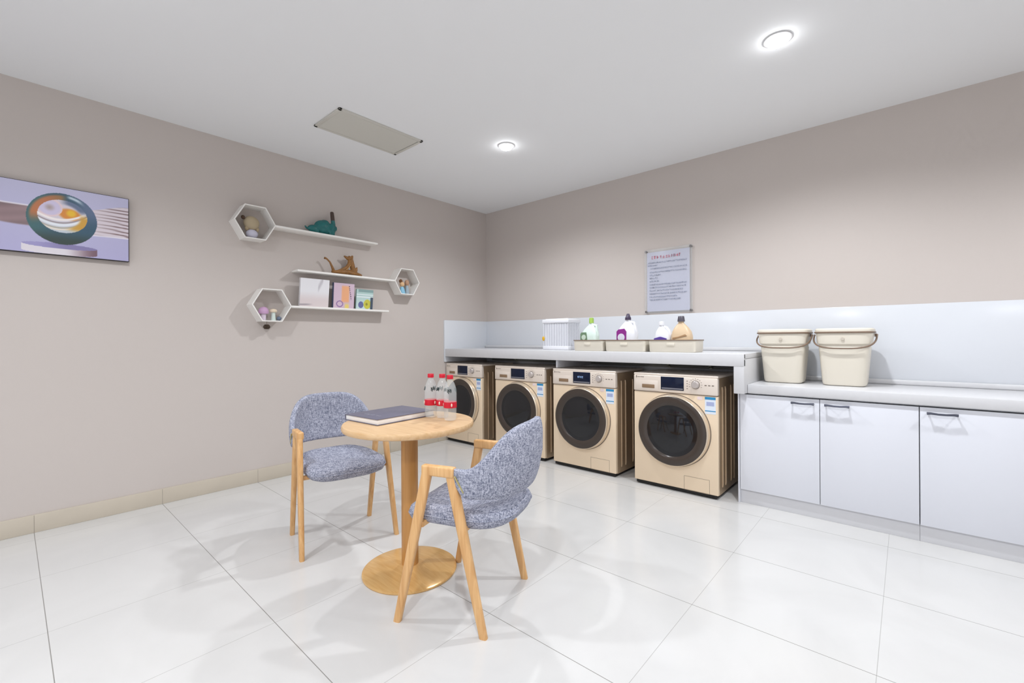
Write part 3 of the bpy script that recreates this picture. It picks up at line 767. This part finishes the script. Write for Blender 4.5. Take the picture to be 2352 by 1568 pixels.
# buckets
def bucket(x, label, yc=3.60):
    t = thing('laundry_bucket', label, 'bucket', (x, yc, .8055), 0, 'cream buckets on the lower worktop')
    b = B()
    sec = [(0, .200, .185), (.006, .222, .205), (.02, .232, .213), (.245, .268, .248), (.249, .262, .242), (.262, .264, .244), (.268, .284, .262), (.335, .297, .274)]
    b.loft([rrect(w, d, z, e=.38, n=56) for z, w, d in sec]); b.build('tub', CREAM, t)
    b = B(); b.loft([rrect(.308, .284, .335, e=.38, n=56), rrect(.314, .29, .338, e=.38, n=56), rrect(.314, .29, .343, e=.38, n=56), rrect(.308, .284, .346, e=.38, n=56)]); b.build('rim', BROWNP, t)
    b = B(); b.loft([rrect(.306, .282, .346, e=.38, n=56), rrect(.306, .282, .358, e=.38, n=56), rrect(.29, .266, .366, e=.38, n=56), rrect(.2, .18, .368, e=.38, n=56)]); b.build('lid', CREAM, t)
    b = B(); pts = []
    for k in range(25):
        a = PI*k/24; q = lambda v, e: math.copysign(abs(v)**e, v)
        f = abs(math.sin(a))**.55
        pts.append((-.163*q(math.cos(a), .62), -.148*f, .325-.085*f**1.2))
    b.tube(pts, .0052, 8); b.build('handle', BROWNP, t)
    for s in (-1, 1):
        B().lathe([(.010, 0), (.010, .012), (.0001, .012)], (s*.150, 0, .322), 16, 'X').build('pivot', BROWNP, t)
    b = B(); b.lathe([(.0095, .132), (.0095, .142), (.0001, .142)], (0, 0, .300), 20, 'Y'); b.build('button', mat('bucket_button', (202, 192, 178), .4), t)
    return t
bucket(-.640, 'cream lidded bucket with brown handle, next to the raised worktop end')
bucket(-.302, 'cream lidded bucket with brown handle, right one of the pair')

# ------------------------------------------------------------------ ceiling fittings
v = thing('ceiling_grille', 'rectangular white air grille in the ceiling above the wall shelves', 'vent', (-2.947, 1.773, H))
a, c_ = .183, .336
b = B()
for q in ((-a, a, -c_, -c_+.022), (-a, a, c_-.022, c_), (-a, -a+.022, -c_, c_), (a-.022, a, -c_, c_)): b.box(q[0], q[1], q[2], q[3], -.012, 0, .002)
b.build('frame', VENT, v)
b = B(); b.box(-a+.02, a-.02, -c_+.02, c_-.02, -.002, 0); b.build('back_plate', VENTD, v)
b = B()
for k in range(20):
    x = -a+.028+k*(2*a-.056)/19
    b.prism([(x-.0085, -.0095), (x+.0065, -.003), (x+.0065, -.002), (x-.0085, -.0085)], -c_+.02, c_-.026, 'Y')
b.build('slat', VENT, v)
def downlight(x, y, label, e=None):
    d = thing('downlight', label, 'ceiling light', (x, y, H), 0, 'round ceiling downlights')
    b = B(); b.lathe([(.052, 0), (.062, -.001), (.064, -.005), (.056, -.009), (.050, -.009), (.048, 0)], seg=40); b.build('trim_ring', LAMPW, d)
    b = B(); b.lathe([(.048, -.002), (.048, -.012), (.040, -.024), (.022, -.032), (.0001, -.034)], seg=32); b.build('lens', EMIT, d)
    l = bpy.data.lights.new('downlight_lamp', 'SPOT'); l.energy = e or SPOT; l.spot_size = math.radians(156); l.spot_blend = .6; l.shadow_soft_size = .045; l.color = (.93, .96, 1)
    o = bpy.data.objects.new('lamp', l); C.objects.link(o); o.parent = d; o.location = (0, 0, -.05)
    return d
SPOT = 100
downlight(-2.353, 2.603, 'round lit downlight left, above the gap between the first two washing machines')
downlight(-.487, 2.603, 'round lit downlight right, above the white cabinets', 112)
for q in ((1.38, 2.603, 'round lit downlight outside the photo, at the right end of the back row'),
                (-2.353, .2, 'round lit downlight outside the photo, above the left armchair side', 82),
                (-.487, .2, 'round lit downlight outside the photo, nearly above the camera'),
                (1.38, .2, 'round lit downlight outside the photo, to the right of the camera', 80),
                (-2.353, -2.0, 'round lit downlight behind the camera on the left wall side', 75),
                (-.487, -2.0, 'round lit downlight behind the camera in the middle'),
                (1.38, -2.0, 'round lit downlight behind the camera at the right')): downlight(*q)

# ------------------------------------------------------------------ world, camera, view
w = bpy.data.worlds.new('fill_sky'); bpy.context.scene.world = w; w.use_nodes = True
bg = w.node_tree.nodes['Background']; bg.inputs['Color'].default_value = (.86, .90, 1, 1); bg.inputs['Strength'].default_value = 1.5  # cool fill light, reaching the room through the added front opening

F, YAW, ROLL, SY = 1024.8, math.radians(41.516), math.radians(.329), -7.2
f = Vector((-math.sin(YAW), math.cos(YAW), 0)); r = Vector((math.cos(YAW), math.sin(YAW), 0)); d = Vector((0, 0, -1))
cr, sr = math.cos(ROLL), math.sin(ROLL)
right = r*cr+d*sr; down = d*cr-r*sr
cam = bpy.data.cameras.new('camera'); co = bpy.data.objects.new('camera', cam); C.objects.link(co)
M4 = Matrix((( right.x, -down.x, -f.x, 0), (right.y, -down.y, -f.y, 0), (right.z, -down.z, -f.z, 1.12), (0, 0, 0, 1)))
co.matrix_world = M4
cam.sensor_width = 36; cam.lens = F/2352*36; cam.shift_y = SY/2352; cam.clip_start = .05
sc = bpy.context.scene; sc.camera = co
sc.view_settings.view_transform = 'Standard'; sc.view_settings.look = 'None'; sc.view_settings.gamma = 1; sc.view_settings.use_curve_mapping = False
sc.view_settings.exposure = -.42
